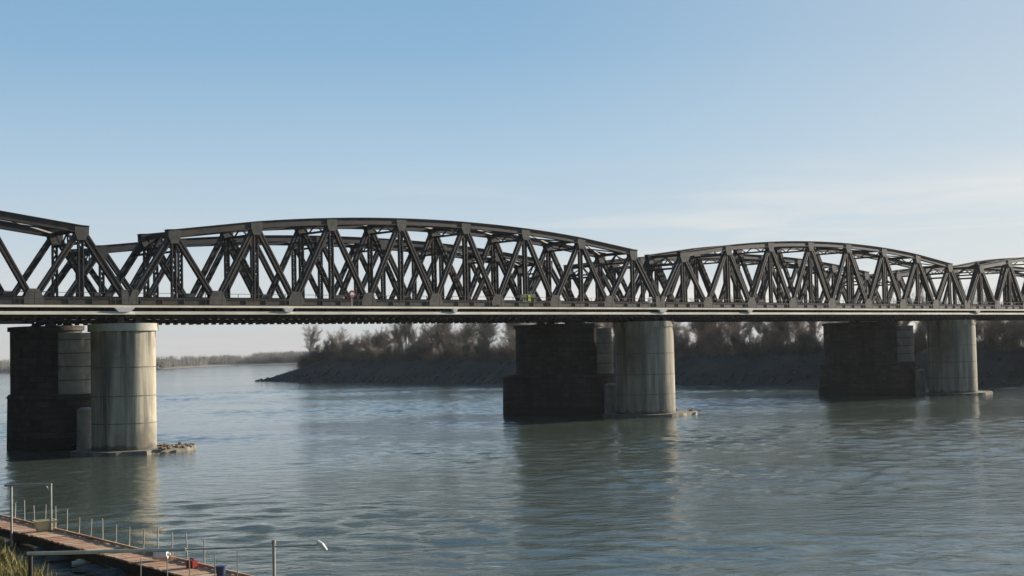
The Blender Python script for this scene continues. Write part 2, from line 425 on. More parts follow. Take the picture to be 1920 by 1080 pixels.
    w = MB(); w.poly([(0,-1.05,11.21),(ln,-1.05,11.21),(ln,-.30,11.27),(0,-.30,11.27),(0,-.93,11.386),(ln,-.93,11.386),(ln,-.30,11.386),(0,-.30,11.386)], [(0,3,2,1),(4,5,6,7),(0,1,5,4),(1,2,6,5),(2,3,7,6),(3,0,4,7)]); w.build('walkway_slab', M['ledge'], root)
    w = MB(); w.poly([(0,-1.20,10.67),(ln,-1.20,10.67),(ln,-1.0,10.67),(0,-1.0,10.67),(0,-1.06,10.91),(ln,-1.06,10.91),(ln,-1.0,10.91),(0,-1.0,10.91)], [(0,3,2,1),(4,5,6,7),(0,1,5,4),(1,2,6,5),(2,3,7,6),(3,0,4,7)])
    for i in range(30):
        x = .8+i*2.0
        w.box((x-.05, -.998, 10.76), (x+.05, -.262, 10.84))
    w.build('cable_duct', M['ledge'], root)
    for y in (.62, WID-.62):
        pp = MB(); pp.box((0, y-.02, 11.424), (ln, y+.02, 12.12))
        for i in range(40): pp.box((.6+i*1.5-.03, y-.09, 11.424), (.6+i*1.5+.03, y-.023, 12.12))
        pp.build('parapet', M['girder'], root)
    if not rear:
        hr = MB()
        for i in range(41):
            x = .25 + i*1.486
            hr.box((x-.02, -.88, 11.387), (x+.02, -.84, 12.35))
        for z in (11.85, 12.33):
            hr.box((.2, -.875, z-.018), (ln-.2, -.845, z+.018))
        hr.build('handrail', M['steel'], root)
    return root

topA = [17.20, 18.16, 18.78, 19.08, 19.08, 18.78, 18.16, 17.20]
topB = [16.85, 17.70, 18.25, 18.50, 18.50, 18.25, 17.70, 16.85]
spanA = make_span(topA, M['steel'], M['steel_pale'], False)
spanB = make_span(topB, M['steel_back'], M['steel_back'], True)
VB = 13.0
labA = ['front bridge arched truss span cut off by the left edge, ending over the nearest pier',
        'largest arched front truss span, carrying the round red and white sign',
        'front bridge arched truss span right of the centre, between the second and third round piers',
        'front bridge truss span cut off by the right edge, starting over the farthest round pier']
labB = ['',
        'rear bridge truss span seen through the largest front span, low behind it',
        'rear bridge truss span seen through the front span right of the centre',
        'rear bridge truss span glimpsed through the last front span at the right edge']
for k in range(4):
    for proto, v, lab, grp in ((spanA, 0, labA, 'arched truss spans of the front bridge'), (spanB, VB, labB, 'truss spans of the rear bridge')):
        if v and k == 0: continue
        o = proto if k == (1 if v else 0) else copy_tree(proto)
        o.location = W((k-1)*SPAN + .0, v); o.rotation_euler = (0,0,ROT)
        tag(o, lab[k], 'bridge span', grp)

gs = empty('girder_span', W(-SPAN, VB), ROT)
tag(gs, 'low dark plate girder approach of the rear bridge, without any arch, at the left edge', 'bridge span')
for y in (0, WID):
    g = MB(); g.box((0, y-.05, 10.55), (59.9, y+.05, 12.15)); g.box((0, y-.25, 12.155), (59.9, y+.25, 12.2)); g.box((0, y-.25, 10.49), (59.9, y+.25, 10.545))
    for i in range(40):
        x = .5+i*1.5; g.box((x-.03, y-.22, 10.55), (x+.03, y-.055, 12.15)); g.box((x-.03, y+.055, 10.55), (x+.03, y+.22, 12.15))
    g.build('plate_girder', M['steel_back'], gs)
g = MB(); g.box((0, .3, 11.2), (59.9, WID-.3, 11.42)); g.build('deck', M['deck'], gs)
g = MB()
for i in range(21):
    x = .4+i*2.9
    g.box((x-.025, -.2, 12.2), (x+.025, -.15, 13.1))
for z in (12.65, 13.08): g.box((.2, -.198, z-.02), (59.7, -.152, z+.02))
g.build('handrail', M['steel_back'], gs)

# small pale boxes along the deck edge
for n, (u, ln, lab) in enumerate(((-.9, 1.7, 'white trapezoid tray hanging at the deck joint over the nearest round pier'),
                     (13.7, 1.0, 'white box under the walkway left of the red and white sign'),
                     (31.5, .6, 'small white box under the walkway in the middle of the largest span'),
                     (59.4, 1.2, 'white tray at the deck joint over the middle round pier'),
                     (73.6, .9, 'white box under the walkway just right of the middle piers'),
                     (121, 1.2, 'white tray at the deck joint over the farthest round pier'))):
    b = MB(); t = ln*.55
    b.poly([(-ln/2,-.16,0),(ln/2,-.16,0),(ln/2,.16,0),(-ln/2,.16,0),(-t/2,-.12,-.34),(t/2,-.12,-.34),(t/2,.12,-.34),(-t/2,.12,-.34)],
           [(0,1,2,3),(7,6,5,4),(0,4,5,1),(1,5,6,2),(2,6,7,3),(3,7,4,0)])
    b.box((-.05,-.05,0), (.05,.05,.05))
    o = b.build('white_tray' if 'tray' in lab else 'white_box', M['white']); o.location = W(u, -1.12, 11.206); o.rotation_euler = (0,0,ROT)
    tag(o, lab, 'drip tray' if 'tray' in lab else 'lamp', 'white fittings under the walkway edge')

# signs on the walkway
def sign(u, shape, lab, cmats, zc):
    r = empty('deck_sign', W(u, -.72, 11.387), ROT); tag(r, lab, 'sign')
    p = MB(); p.tube((0,0,0), (0,0,zc-11.387+.25), .04, n=8); p.build('post', M['pipe'], r)
    zz = zc-11.387
    if shape == 'round':
        d = MB(); d.tube((0,-.05,zz), (0,-.09,zz), .38, n=28); d.build('rim', cmats[0], r)
        d = MB(); d.tube((0,-.092,zz), (0,-.11,zz), .21, n=24); d.build('face', cmats[1], r)
    elif shape == 'board':
        d = MB(); d.box((-.85,-.09,zz-.5), (.85,-.05,zz+.3)); d.build('frame', cmats[0], r)
        d = MB(); d.box((-.16,-.115,zz-.36), (.16,-.094,zz+.2)); d.build('face', cmats[1], r)
    else:
        d = MB(); d.box((-.30,-.09,zz-.3), (.30,-.05,zz+.3)); d.build('face', cmats[1], r)
sign(20.4, 'round', 'round sign with broad red rim and white centre on the bridge walkway', (M['red'], M['white']), 12.40)
sign(41.0, 'board', 'low green board with bright yellow panel on the walkway before the middle piers', (M['green'], M['yellow']), 12.35)
sign(57.9, 'square', 'small plain white plate on the walkway above the middle round pier', (M['white'], M['white']), 12.2)

# ------------------------------------------------------------------ piers
def ring(cx, cy, r, n=40): return [(cx+r*math.cos(2*PI*i/n), cy+r*math.sin(2*PI*i/n)) for i in range(n)]
def stadium(v0, v1, r, n=20, cx=0.0):
    return [(cx+r*math.cos(PI+PI*i/n), v0+r*math.sin(PI+PI*i/n)) for i in range(n+1)] + [(cx+r*math.cos(PI*i/n), v1+r*math.sin(PI*i/n)) for i in range(n+1)]

def wall_uv(o):
    """running length round the outline and height, so courses wrap the curved ends"""
    me = o.data; a = me.attributes.new('wall_uv', 'FLOAT_VECTOR', 'CORNER')
    n = len(me.vertices)//2; acc = [0.0]
    for i in range(n): acc.append(acc[-1] + (me.vertices[(i+1) % n].co - me.vertices[i].co).length)
    for p in me.polygons:
        for li in p.loop_indices:
            vi = me.loops[li].vertex_index; k = vi % n
            s = acc[k]
            if len(p.vertices) == 4 and k == 0 and any((x % n) == n-1 for x in p.vertices): s = acc[n]
            c = me.vertices[vi].co
            a.data[li].vector = (s, c.z, 0) if len(p.vertices) == 4 else (c.x, c.y, 0)

rnd = random.Random(5)
pier_lab = ['nearest round concrete pier, sunlit on its right edge, at the left of the photo',
            'middle round concrete pier with vertical stains, right of the centre',
            'farthest round concrete pier, near the right edge of the photo']
piers = [(.95, 2.45), (2.25, 3.15), (2.35, 3.15)]
for s in range(3):
    vc, r = piers[s]
    root = empty('round_pier', W(s*SPAN, vc), ROT)
    tag(root, pier_lab[s], 'bridge pier', 'round concrete piers under the front bridge')
    m = MB(); m.prism(ring(0,0,r,56), .30, 9.42); sh = m.build('shaft', M['concrete'], root, smooth=True)
    m = MB()
    for z in (2.3, 4.4, 6.6): m.prism(ring(0,0,r+.012,56), z, z+.07)
    m.build('pour_joint', M['joint'], sh, smooth=True)
    m = MB(); m.prism(ring(0,0,r+(.22 if s == 0 else .10),56), 9.42, 10.0); m.build('cap', M['concrete_cap' if s == 0 else 'concrete'], root, smooth=True)
    for dx in (-.75, .75):
        for vv in (0, WID):
            m = MB(); y = max(min(vv-vc, r-.25), -r+.2)
            m.box((dx-.33, y-.33, 10.0), (dx+.33, y+.33, 10.22)); m.box((dx-.25, y-.25, 10.22), (dx+.25, y+.25, 10.40)); m.box((dx-.3, y-.3, 10.40), (dx+.3, y+.3, 10.476))
            m.build('bearing', M['girder'], root)
    m = MB(); out = []
    nn = 44
    for i in range(nn):
        an = 2*PI*i/nn
        ex = r+1.0 + (2.7 if math.cos(an) > .55 else .6) + rnd.uniform(-.22,.22)
        out.append((ex*math.cos(an), (r+1.3)*math.sin(an) + rnd.uniform(-.15,.15)))
    m.prism(out, -.6, .30, top=[(x*.965, y*.965) for x, y in out])
    m.build('footing', M['foot'], root)

def stone(sz, rr):
    m = MB(); n = 7; rings = []
    for j, (zz, k) in enumerate(((-.5,.55),(-.1,1),(.3,.85),(.55,.35))):
        rings.append([(sz*k*math.cos(2*PI*i/n)*rr.uniform(.75,1.2), sz*k*math.sin(2*PI*i/n)*rr.uniform(.75,1.2)*.8, sz*zz*rr.uniform(.85,1.1)) for i in range(n)])
    pts = [p for rg in rings for p in rg]; fs = []
    for j in range(3):
        for i in range(n): fs.append((j*n+i, j*n+(i+1)%n, (j+1)*n+(i+1)%n, (j+1)*n+i))
    fs.append(tuple(range(n-1,-1,-1))); fs.append(tuple(range(3*n,4*n)))
    m.poly(pts, fs); return m
sprot = [stone(1.0, rnd).build('rubble_stone', M['rubble']) for _ in range(5)]
used = 0
for s, cnt in ((0, 44), (1, 9), (2, 5)):
    vc, r = piers[s]
    for i in range(cnt):
        an = R(rnd.uniform(-75, 12)) if s == 0 else R(rnd.uniform(-35, 15))
        rad = (r + rnd.uniform(.5, 3.0)) if s == 0 else r + rnd.uniform(1.6, 3.2)
        o = sprot[used] if used < 5 else sprot[rnd.randrange(5)].copy()
        if used >= 5: COL.objects.link(o)
        used += 1
        sz = rnd.uniform(.10, .24)
        lim = abs(rad*math.sin(an)); 
        if lim > r+1.0: rad = (r+1.0)/max(abs(math.sin(an)), .01)
        o.location = W(s*SPAN + rad*math.cos(an), vc + rad*math.sin(an), .30 + sz*.42)
        o.scale = (sz, sz*rnd.uniform(.7,1), sz*rnd.uniform(.7,1)); o.rotation_euler = (0,0,rnd.uniform(0,6.3))
        tag(o, ['brown rubble stone on the footing of the nearest round pier', 'brown rubble stone on the footing of the middle round pier', 'brown rubble stone on the footing of the farthest round pier'][s],
            'stone', ['rubble on the nearest pier footing', 'rubble on the middle pier footing', 'rubble on the farthest pier footing'][s])

mp_lab = ['nearest dark masonry pier with a paler rounded end, at the left edge of the photo',
          'middle dark masonry pier, a broad flat dark face left of the round pier',
          'farthest dark masonry pier with a grey rounded end, near the right edge']
mp = [(11.0, 14.0, -.6), (11.0, 19.3, -.5), (11.0, 19.2, -.6)]
for s in range(3):
    v0, v1, cx = mp[s]
    root = empty('masonry_pier', W(s*SPAN+cx, 0), ROT)
    tag(root, mp_lab[s], 'bridge pier', 'dark masonry piers under the rear bridge')
    c2 = (-.4, .7, -.5)[s]
    nu, nv, nr = ((0, 9.85, 1.42), (.7, 8.9, .9), (0, 9.85, 1.42))[s]
    m = MB(); m.prism(stadium(v0+1.5, v1, 2.6, cx=c2), 4.5, 9.75); o = m.build('shaft', M['masonry'], root, smooth=True); wall_uv(o)
    m = MB(); m.prism(stadium(v0, v1+(.9 if s else .4), 3.15), -.8, 4.2, top=stadium(v0, v1+(.8 if s else .3), 3.1)); o = m.build('plinth', M['masonry'], root, smooth=True); wall_uv(o)
    m = MB(); m.prism(stadium(v0, v1+(.85 if s else .35), 3.22), 4.2, 4.5, top=stadium(v0, v1+.4, 2.95)); o = m.build('ledge', M['masonry'], root, smooth=True); wall_uv(o)
    m = MB(); m.prism(stadium(v0+1.5, v1, 2.8, cx=c2), 9.75, 10.12); o = m.build('coping', M['masonry'], root, smooth=True); wall_uv(o)
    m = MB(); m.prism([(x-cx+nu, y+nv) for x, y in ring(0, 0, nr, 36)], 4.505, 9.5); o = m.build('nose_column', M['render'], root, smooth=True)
    m = MB()
    for z in (5.6, 6.7, 7.8, 8.9): m.prism([(x-cx+nu, y+nv) for x, y in ring(0, 0, nr+.015, 36)], z, z+.09)
    m.build('course_band', M['foot'], o, smooth=True)
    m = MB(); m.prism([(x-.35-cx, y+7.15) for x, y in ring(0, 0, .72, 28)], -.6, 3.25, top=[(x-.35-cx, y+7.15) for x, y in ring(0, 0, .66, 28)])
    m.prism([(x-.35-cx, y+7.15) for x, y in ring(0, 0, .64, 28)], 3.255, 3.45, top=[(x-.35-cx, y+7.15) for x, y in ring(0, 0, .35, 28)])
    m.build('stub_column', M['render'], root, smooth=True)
    for dx in (-.75, .75):
        for vv in (VB, min(VB+WID, v1+2.0)):
            m = MB(); x = dx-cx
            m.box((x-.33, vv-.33, 10.12), (x+.33, vv+.33, 10.30)); m.box((x-.25, vv-.25, 10.30), (x+.25, vv+.25, 10.476))
            m.build('bearing', M['girder'], root)

# ------------------------------------------------------------------ water and land
import numpy as np
def build_water():
    """river surface: real waves where the water is near, a flat sheet beyond"""
    x0, x1, y0, y1, st = -84.0, 118.0, 36.0, 300.0, .33
    nx = int((x1-x0)/st)+1; ny = int((y1-y0)/st)+1
    X, Y = np.meshgrid(np.linspace(x0,x1,nx), np.linspace(y0,y1,ny))
    rs = np.random.RandomState(12)
    Z = np.zeros_like(X)
    gust = np.zeros_like(X)
    for i in range(14):
        lam = rs.uniform(22, 90); th = rs.uniform(0, PI); ph = rs.uniform(0, 6.28)
        gust += np.sin((X*math.cos(th)*.7 + Y*math.sin(th)*1.3)*2*PI/lam + ph)
    gust = np.clip(.8 + .26*gust, .22, 1.7)
    WX = X + 1.6*np.sin(Y*.11+1.3) + 1.1*np.sin(X*.07+Y*.05)
    WY = Y + 1.3*np.sin(X*.09+.4) + .9*np.sin(X*.05-Y*.13+2)
    for i in range(64):
        lam = math.exp(rs.uniform(math.log(1.0), math.log(5.5)))
        th = math.radians(100) + rs.normal(0, .75); ph = rs.uniform(0, 6.28)
        k = 2*PI/lam
        amp = SLOPE*lam/(2*PI)/math.sqrt(64/2)
        w = np.sin((WX*math.cos(th)+WY*math.sin(th))*k + ph)
        Z += amp*(w + .25*np.cos(2*((WX*math.cos(th)+WY*math.sin(th))*k + ph)))
    Z *= gust
    fade = np.clip(np.minimum(np.minimum(X-x0, x1-X), np.minimum(Y-y0, y1-Y))/12, 0, 1)
    Z *= fade
    co = np.stack([X, Y, Z], -1).reshape(-1, 3)
    idx = np.arange(nx*ny).reshape(ny, nx)
    q = np.stack([idx[:-1,:-1], idx[:-1,1:], idx[1:,1:], idx[1:,:-1]], -1).reshape(-1, 4)
    BX0, BX1, BY0, BY1 = -2600., 2600., -200., 2400.
    far = np.array([(BX0,BY0,0),(BX1,BY0,0),(BX1,BY1,0),(BX0,BY1,0)], float)
    n = len(co); co = np.concatenate([co, far])
    c = [idx[0,0], idx[0,-1], idx[-1,-1], idx[-1,0]]
    ring_ = [[n, n+1, c[1], c[0]], [n+1, n+2, c[2], c[1]], [n+2, n+3, c[3], c[2]], [n+3, n, c[0], c[3]]]
    q = np.concatenate([q, np.array(ring_)])
    me = bpy.data.meshes.new('water'); me.vertices.add(len(co)); me.vertices.foreach_set('co', co.ravel())
    me.loops.add(q.size); me.loops.foreach_set('vertex_index', q.ravel().astype(np.int32))
    me.polygons.add(len(q)); me.polygons.foreach_set('loop_start', np.arange(0, q.size, 4, dtype=np.int32))
    me.polygons.foreach_set('use_smooth', np.ones(len(q), bool))
    me.materials.append(M['water']); me.update(calc_edges=True); me.validate()
    o = bpy.data.objects.new('water', me); COL.objects.link(o); return o
SLOPE = .052
tag(build_water(), kind='structure')

def loft(lines, name, material, smooth=True):
    m = MB(); n = len(lines[0]); pts = [p for ln in lines for p in ln]; fs = []
    for j in range(len(lines)-1):
        for i in range(n-1): fs.append((j*n+i, j*n+i+1, (j+1)*n+i+1, (j+1)*n+i))
    m.poly(pts, fs); return m.build(name, material, smooth=smooth)

# wooded spit beyond the bridge: near edge seen from the photo's side
edge = [(-74.6,407.5),(-66,398),(-52,379),(-30,349),(-4.1,319.3),(14,293),(33.7,265.3),(53,247.8),(79.8,230.6),(130,205),(220,170),(420,110)]
def resample(pl, step):
    out = [Vector((*pl[0],0))]
    for a, b in zip(pl[:-1], pl[1:]):
        A = Vector((*a,0)); B = Vector((*b,0)); n = max(1, int((B-A).length/step))
        for i in range(1, n+1): out.append(A + (B-A)*i/n)
    return out
E2 = resample(edge, 3.0)
inl = Vector((.68,.73,0)).normalized()
arc = [0.0]
for a, b in zip(E2[:-1], E2[1:]): arc.append(arc[-1] + (b-a).length)
prof = [(-2,-.7),(0,-.05),(1.0,.35),(3,1.6),(6,3.4),(9,4.9),(12,5.7),(16,6.0),(40,6.1),(120,6.2),(500,6.0),(2600,6.0)]
rb = random.Random(9)
lines = []
for off, z in prof:
    ln = []
    for p, s in zip(E2, arc):
        taper = min(1, s/20)**.8
        j = rb.uniform(-.5,.5) if 0 < off < 40 else 0
        q = p + inl*((off + j)*(.25+.75*taper if off < 30 else 1))
        zz = z*taper + (rb.uniform(-.25,.25) if 1 < off < 130 else 0)*taper if z > 0 else z
        if s == 0 and off > 2: zz = min(zz, .1)
        ln.append((q.x, q.y, zz))
    lines.append(ln)
tag(loft(lines, 'far_bank', M['soil']), kind='structure')

# back side of the spit and the distant shore
m = MB()
def shore_sheet(pl, name, taper):
    pts = resample(pl, 25); lines = []
    for off, z in ((-4,-.6),(0,.05),(14,1.0),(40,1.6),(300,2.0),(1900,2.0)):
        lines.append([(p.x, p.y+off, z if z < .1 else (z*min(1, max(.05, (taper-p.x)/60)) if taper else z)) for p in pts])
    return tag(loft(lines, name, M['sand']), kind='structure')
shore_sheet([(-2400,1400),(-700,1200),(-420,960),(-300,922),(-228,908.7)], 'distant_shore', -225)
shore_sheet([(-2400,1600),(-700,1300),(-300,1172),(-181,1165),(-60,1120),(200,1000),(700,900),(2400,900)], 'distant_plain', None)

# river haze: one even box of air round everything
HAZE = .00007
hm = bpy.data.materials.new('river_haze'); hm.use_nodes = True
hn = hm.node_tree; hn.nodes.remove(hn.nodes['Principled BSDF'])
pv = hn.nodes.new('ShaderNodeVolumePrincipled'); pv.inputs['Color'].default_value = (.85,.88,.92,1); pv.inputs['Density'].default_value = HAZE; pv.inputs['Anisotropy'].default_value = .3
hn.links.new(pv.outputs[0], hn.nodes['Material Output'].inputs['Volume'])
m = MB(); m.box((-3300,-260,-4), (3300,3500,27))
tag(m.build('haze', hm), kind='stuff')

# ------------------------------------------------------------------ bare trees
def bare_tree(seed, Ht, spread, up, mats, brush=False):
    rr = random.Random(seed); tk = MB(); cw = MB()
    def seg(mb, p, q, r0, r1, n): mb.tube(p, q, r0, r1, n, cap=False)
    def rdir(d, ang):
        a = d.orthogonal().normalized(); b = d.cross(a); th = rr.uniform(0, 2*PI)
        return (d*math.cos(ang) + (a*math.cos(th)+b*math.sin(th))*math.sin(ang)).normalized()
    def grow(p, d, ln, r, lev):
        nseg = 4 if lev < 2 else (3 if lev == 2 else 2)
        pts = [p]
        for i in range(nseg):
            d = (d + Vector((rr.uniform(-1,1), rr.uniform(-1,1), rr.uniform(-1,1)))*(.10 if lev == 0 else .2) + Vector((0,0,up*(.04 if lev==0 else .14)))).normalized()
            q = pts[-1] + d*(ln/nseg)
            ra = r*(1-.7*i/nseg); rb_ = r*(1-.7*(i+1)/nseg)
            seg(tk if lev <= 1 else cw, pts[-1], q, max(ra,.015), max(rb_,.010), 5 if lev == 0 else 3)
            pts.append(q)
            if lev < 4:
                nch = (0,2,4,5)[i] if lev == 0 else {1:3, 2:3, 3:(2 if rr.random() < .6 else 0)}[lev]
                for _ in range(nch):
                    t = rr.random(); c = pts[-2].lerp(q, t)
                    ang = rr.uniform(.35, .95)*spread
                    nd = rdir(d, ang)
                    if nd.z < -.15: nd.z *= -.5; nd.normalize()
                    grow(c, nd, ln*rr.uniform(.34,.58)*(1.15 if lev==0 else 1), rb_*.62+.005, lev+1)
    n_st = 1 if not brush else 3
    for i in range(n_st):
        d = Vector((rr.uniform(-.12,.12)*n_st, rr.uniform(-.12,.12)*n_st, 1)).normalized()
        grow(Vector((rr.uniform(-.3,.3)*(n_st-1), rr.uniform(-.3,.3)*(n_st-1), -.3)), d, Ht*.84*(1 if i == 0 else rr.uniform(.6,.95)), Ht*.016/(1 if not brush else 1.5), 0)
    root = empty('bare_tree', (0,0,0))
    tk.build('trunk', mats[0], root); cw.build('crown', mats[1], root)
    return root

M['twig_grey'] = mat('grey_olive_twigs', (.14,.14,.105), (.25,.24,.19), .95, .35)
var = [bare_tree(11, 9.0, 1.0, .5, (M['bark'],M['twig'])), bare_tree(23, 9.5, .8, 1.0, (M['bark'],M['twig'])),
       bare_tree(37, 8.5, 1.15, .4, (M['bark'],M['twig_rust'])), bare_tree(41, 9.0, .9, .8, (M['bark'],M['twig_rust'])),
       bare_tree(59, 8.0, 1.1, .6, (M['bark'],M['twig']), True), bare_tree(67, 7.5, 1.0, .7, (M['bark'],M['twig_rust']), True),
       bare_tree(83, 10.0, .65, 1.4, (M['bark'],M['twig_grey'])), bare_tree(97, 8.8, 1.1, .5, (M['bark'],M['twig_grey'])), bare_tree(101, 7.0, 1.2, .4, (M['bark'],M['twig_grey']), True)]
usedv = set()
def place_tree(vi, p, sc, rz, lab, grp, scz=None):
    o = var[vi] if vi not in usedv else copy_tree(var[vi])
    usedv.add(vi)
    o.location = p; o.rotation_euler = (0,0,rz); o.scale = (sc, sc, scz or sc)
    tag(o, lab, 'tree', grp); return o
rt = random.Random(77)
def on_bank(s, off):
    i = max(k for k in range(len(arc)) if arc[k] <= s)
    return E2[i] + inl*off
# the tall ones that stand out above the thicket near the tip
for (s, off, vi, sc, lab) in ((11, 13, 0, 1.0, 'tall spreading bare tree nearest the tip of the wooded spit'),
                              (21, 17, 2, .86, 'second bare tree from the tip of the wooded spit'),
                              (78, 17, 1, 1.08, 'tallest upright bare tree on the spit, under the middle of the largest span')):
    p = on_bank(s, off); place_tree(vi, (p.x, p.y, 5.8 if s > 15 else 4.6), sc, rt.uniform(0,6.3), lab, 'standout bare trees on the spit')
for s, off, hh in ((11,17,.50),(13,10,.48),(15,20,.62),(17,12,.55),(19,22,.70),(23,13,.60),(25,20,.66)):
    p = on_bank(s, off*(.25+.75*min(1, s/20)**.8))
    place_tree(rt.choice([4,5,8]), (p.x, p.y, max(.6, 5.5*min(1, s/20)**.8)-.3), hh, rt.uniform(0,6.3), 'low bushy bare tree at the tip of the wooded spit', 'bushes at the tip of the spit')
total = 330
n_tree = 0
s = 14.0
while s < total:
    t = s/260
    for row in range(5):
        if rt.random() < (.2 if s < 110 else .04): continue
        off = (11, 15, 22, 33, 48)[row] + rt.uniform(-2.5, 4)
        if s < 26 and row == 0: off += 3
        hh = (.50, .66, .84, .84, .84)[row] * rt.uniform(.50, 1.08) * (1.0 - .10*min(1, t)) * (1 + .004*off)
        if s < 34: hh *= .8
        p = on_bank(min(s + rt.uniform(-2,2), arc[-1]-1), off)
        vi = rt.choice([4,5,2,8,8]) if row == 0 else rt.randrange(9)
        place_tree(vi, (p.x, p.y, 5.9), hh, rt.uniform(0,6.3), 'leafless brown tree in the thicket on the far bank seen beneath the bridge', 'thicket trees on the far bank', hh*rt.uniform(.95,1.12))
        n_tree += 1
    s += rt.uniform(3.8, 5.4) if s < 262 else 12

# stones and drift along the foot of the bank: one mass
b = MB(); rq = random.Random(31)
for i in range(2600):
    s = rq.uniform(1, 300); off = abs(rq.gauss(0, 2.6)) - .3
    p = on_bank(s, off)
    tp = min(1, s/20)**.8; k = .25+.75*tp
    p = p + inl*(off*k-off)
    z0 = (-.05 if off < 0 else (.35*off if off < 1 else (.35+(off-1)*.62 if off < 3 else 1.6+(off-3)*.6)))*tp
    q = rq.uniform(.12, .5)*(1.5 if rq.random() < .08 else 1)
    n = 5; r0 = rq.uniform(0, 6)
    base = [(p.x+q*math.cos(r0+2*PI*j/n)*rq.uniform(.7,1.2), p.y+q*math.sin(r0+2*PI*j/n)*rq.uniform(.7,1.2), z0-.15) for j in range(n)]
    top = [(p.x+(x-p.x)*.6+rq.uniform(-.1,.1)*q, p.y+(y-p.y)*.6, z0+q*rq.uniform(.35,.8)) for x, y, z in base]
    b.poly(base+top, [(j,(j+1)%n,n+(j+1)%n,n+j) for j in range(n)]+[tuple(range(n,2*n))])
M['riprap'] = mat('bank_stones', (.045,.043,.04), (.15,.14,.12), .95, .9)
tag(b.build('riprap', M['riprap']), 'dark loose stones strewn along the foot of the far bank', 'stones', kind='stuff')

# brush along the top of the bank: one mass
b = MB()
for i in range(2600):
    s = rt.uniform(8, 300); off = rt.choice((rt.uniform(8,14), rt.uniform(9,24)))
    p = on_bank(s, off)
    z0 = 5.6*min(1, off/12)*min(1, s/20)
    hgt = rt.uniform(1.2, 4.4) if off > 10 else rt.uniform(.5,1.4)
    for k in range(11):
        d = Vector((rt.uniform(-.6,.6), rt.uniform(-.6,.6), 1))
        q = p + Vector((rt.uniform(-.8,.8), rt.uniform(-.8,.8), z0-.2))
        e = q + d*hgt*rt.uniform(.5,1)
        b.tube(q, e, .035, .012, 3, cap=False)
        for _ in range(3):
            a = q.lerp(e, rt.uniform(.3,.95)); b.tube(a, a+Vector((rt.uniform(-.5,.5), rt.uniform(-.5,.5), rt.uniform(.1,.6)))*hgt*.6, .022, .01, 3, cap=False)
tag(b.build('undergrowth', M['brush']), 'dry brown undergrowth covering the top of the far bank', 'undergrowth', kind='stuff')

# far-off wood on the distant shore: one mass of small bare crowns
b = MB(); rf = random.Random(3)
for i in range(900):
    t = rf.uniform(-.40, -.11)                       # direction from the river bend
    if rf.random() < .25: t = rf.uniform(-.185, -.13)
    ys = 915 if t < -.25 else (915 + (t+.25)/.0375*255 if t < -.2125 else 1170)
    y = ys + rf.uniform(14, 130); x = t*y
    hgt = rf.uniform(4.5, 8.5) * (1.25 if t > -.185 else 1)
    for k in range(26):
        q = Vector((x+rf.gauss(0,1.6), y+rf.gauss(0,1.6), 1.2))
        e = q + Vector((rf.gauss(0,1.2), rf.gauss(0,1.2), hgt*rf.uniform(.5,1)))
        b.tube(q, e, .16, .09, 3, cap=False)
M['woods'] = mat('far_wood', (.12,.125,.125), (.20,.195,.18), .95, .02)
tag(b.build('woods', M['woods']), 'low far-off wood along the horizon of the distant shore', 'woods', kind='stuff')

# white motor boat under the distant shore
r = empty('motor_boat', (-226.5, 898, 0), R(8)); tag(r, 'tiny white motor boat by the distant shore, right of the nearest round pier', 'boat')
m = MB(); o_ = [(-2.6,-.8),(1.2,-.9),(2.8,0),(1.2,.9),(-2.6,.8)]; m.prism([(x*.9,y*.75) for x,y in o_], -.2, .95, top=o_); m.build('hull', M['white'], r)
m = MB(); m.prism([(-1.4,-.55),(.5,-.5),(.5,.5),(-1.4,.55)], .95, 1.75, top=[(-1.3,-.45),(.1,-.42),(.1,.42),(-1.3,.45)]); m.build('cabin', M['white'], r)

# ------------------------------------------------------------------ near bank (the photographer's side)
import mathutils.noise as mn
shl = [(-150,170),(-45,90),(-31,70),(-21.0,55.6),(-17.4,49.5),(-14.2,43.6),(-11.0,38),(-4,34.5),(6,33),(25,32),(60,28),(150,10)]
def dist_in(x, y):
    best = 1e9; sg = 1
    for (ax, ay), (bx, by) in zip(shl[:-1], shl[1:]):
        dx, dy = bx-ax, by-ay; t = max(0, min(1, ((x-ax)*dx+(y-ay)*dy)/(dx*dx+dy*dy)))
        qx, qy = ax+t*dx, ay+t*dy; d = math.hypot(x-qx, y-qy)
        if d < best: best = d; sg = 1 if (dx*(y-qy)-dy*(x-qx)) < 0 else -1
    return best*sg
def bank_z(x, y):
    d = dist_in(x, y)
    z = min(5.3, (.05 + d*.235) if d > 4 else .05 + d*.40 - d*d*.04125) if d > 0 else max(-1.2, d*.3)
    if d > -.5: z += mn.noise(Vector((x*.5, y*.5, 0)))*.16*min(1, (d+.5)/1.5)
    return z
def grid(xs, ys):
    m = MB(); n = len(xs)
    m.poly([(x, y, bank_z(x, y)) for y in ys for x in xs], [(j*n+i, j*n+i+1, (j+1)*n+i+1, (j+1)*n+i) for j in range(len(ys)-1) for i in range(n-1)])
    return m
def steps(a, b, st):
    n = int((b-a)/st); return [a + (b-a)*i/n for i in range(n+1)]
xs = steps(-120,-30,6)[:-1] + steps(-30,-8,.55)[:-1] + steps(-8,120,4)
ys = steps(-60,30,3)[:-1] + steps(30,62,.6)[:-1] + steps(62,130,4)
tag(grid(xs, ys).build('near_bank', M['grassland'], smooth=True), kind='structure')

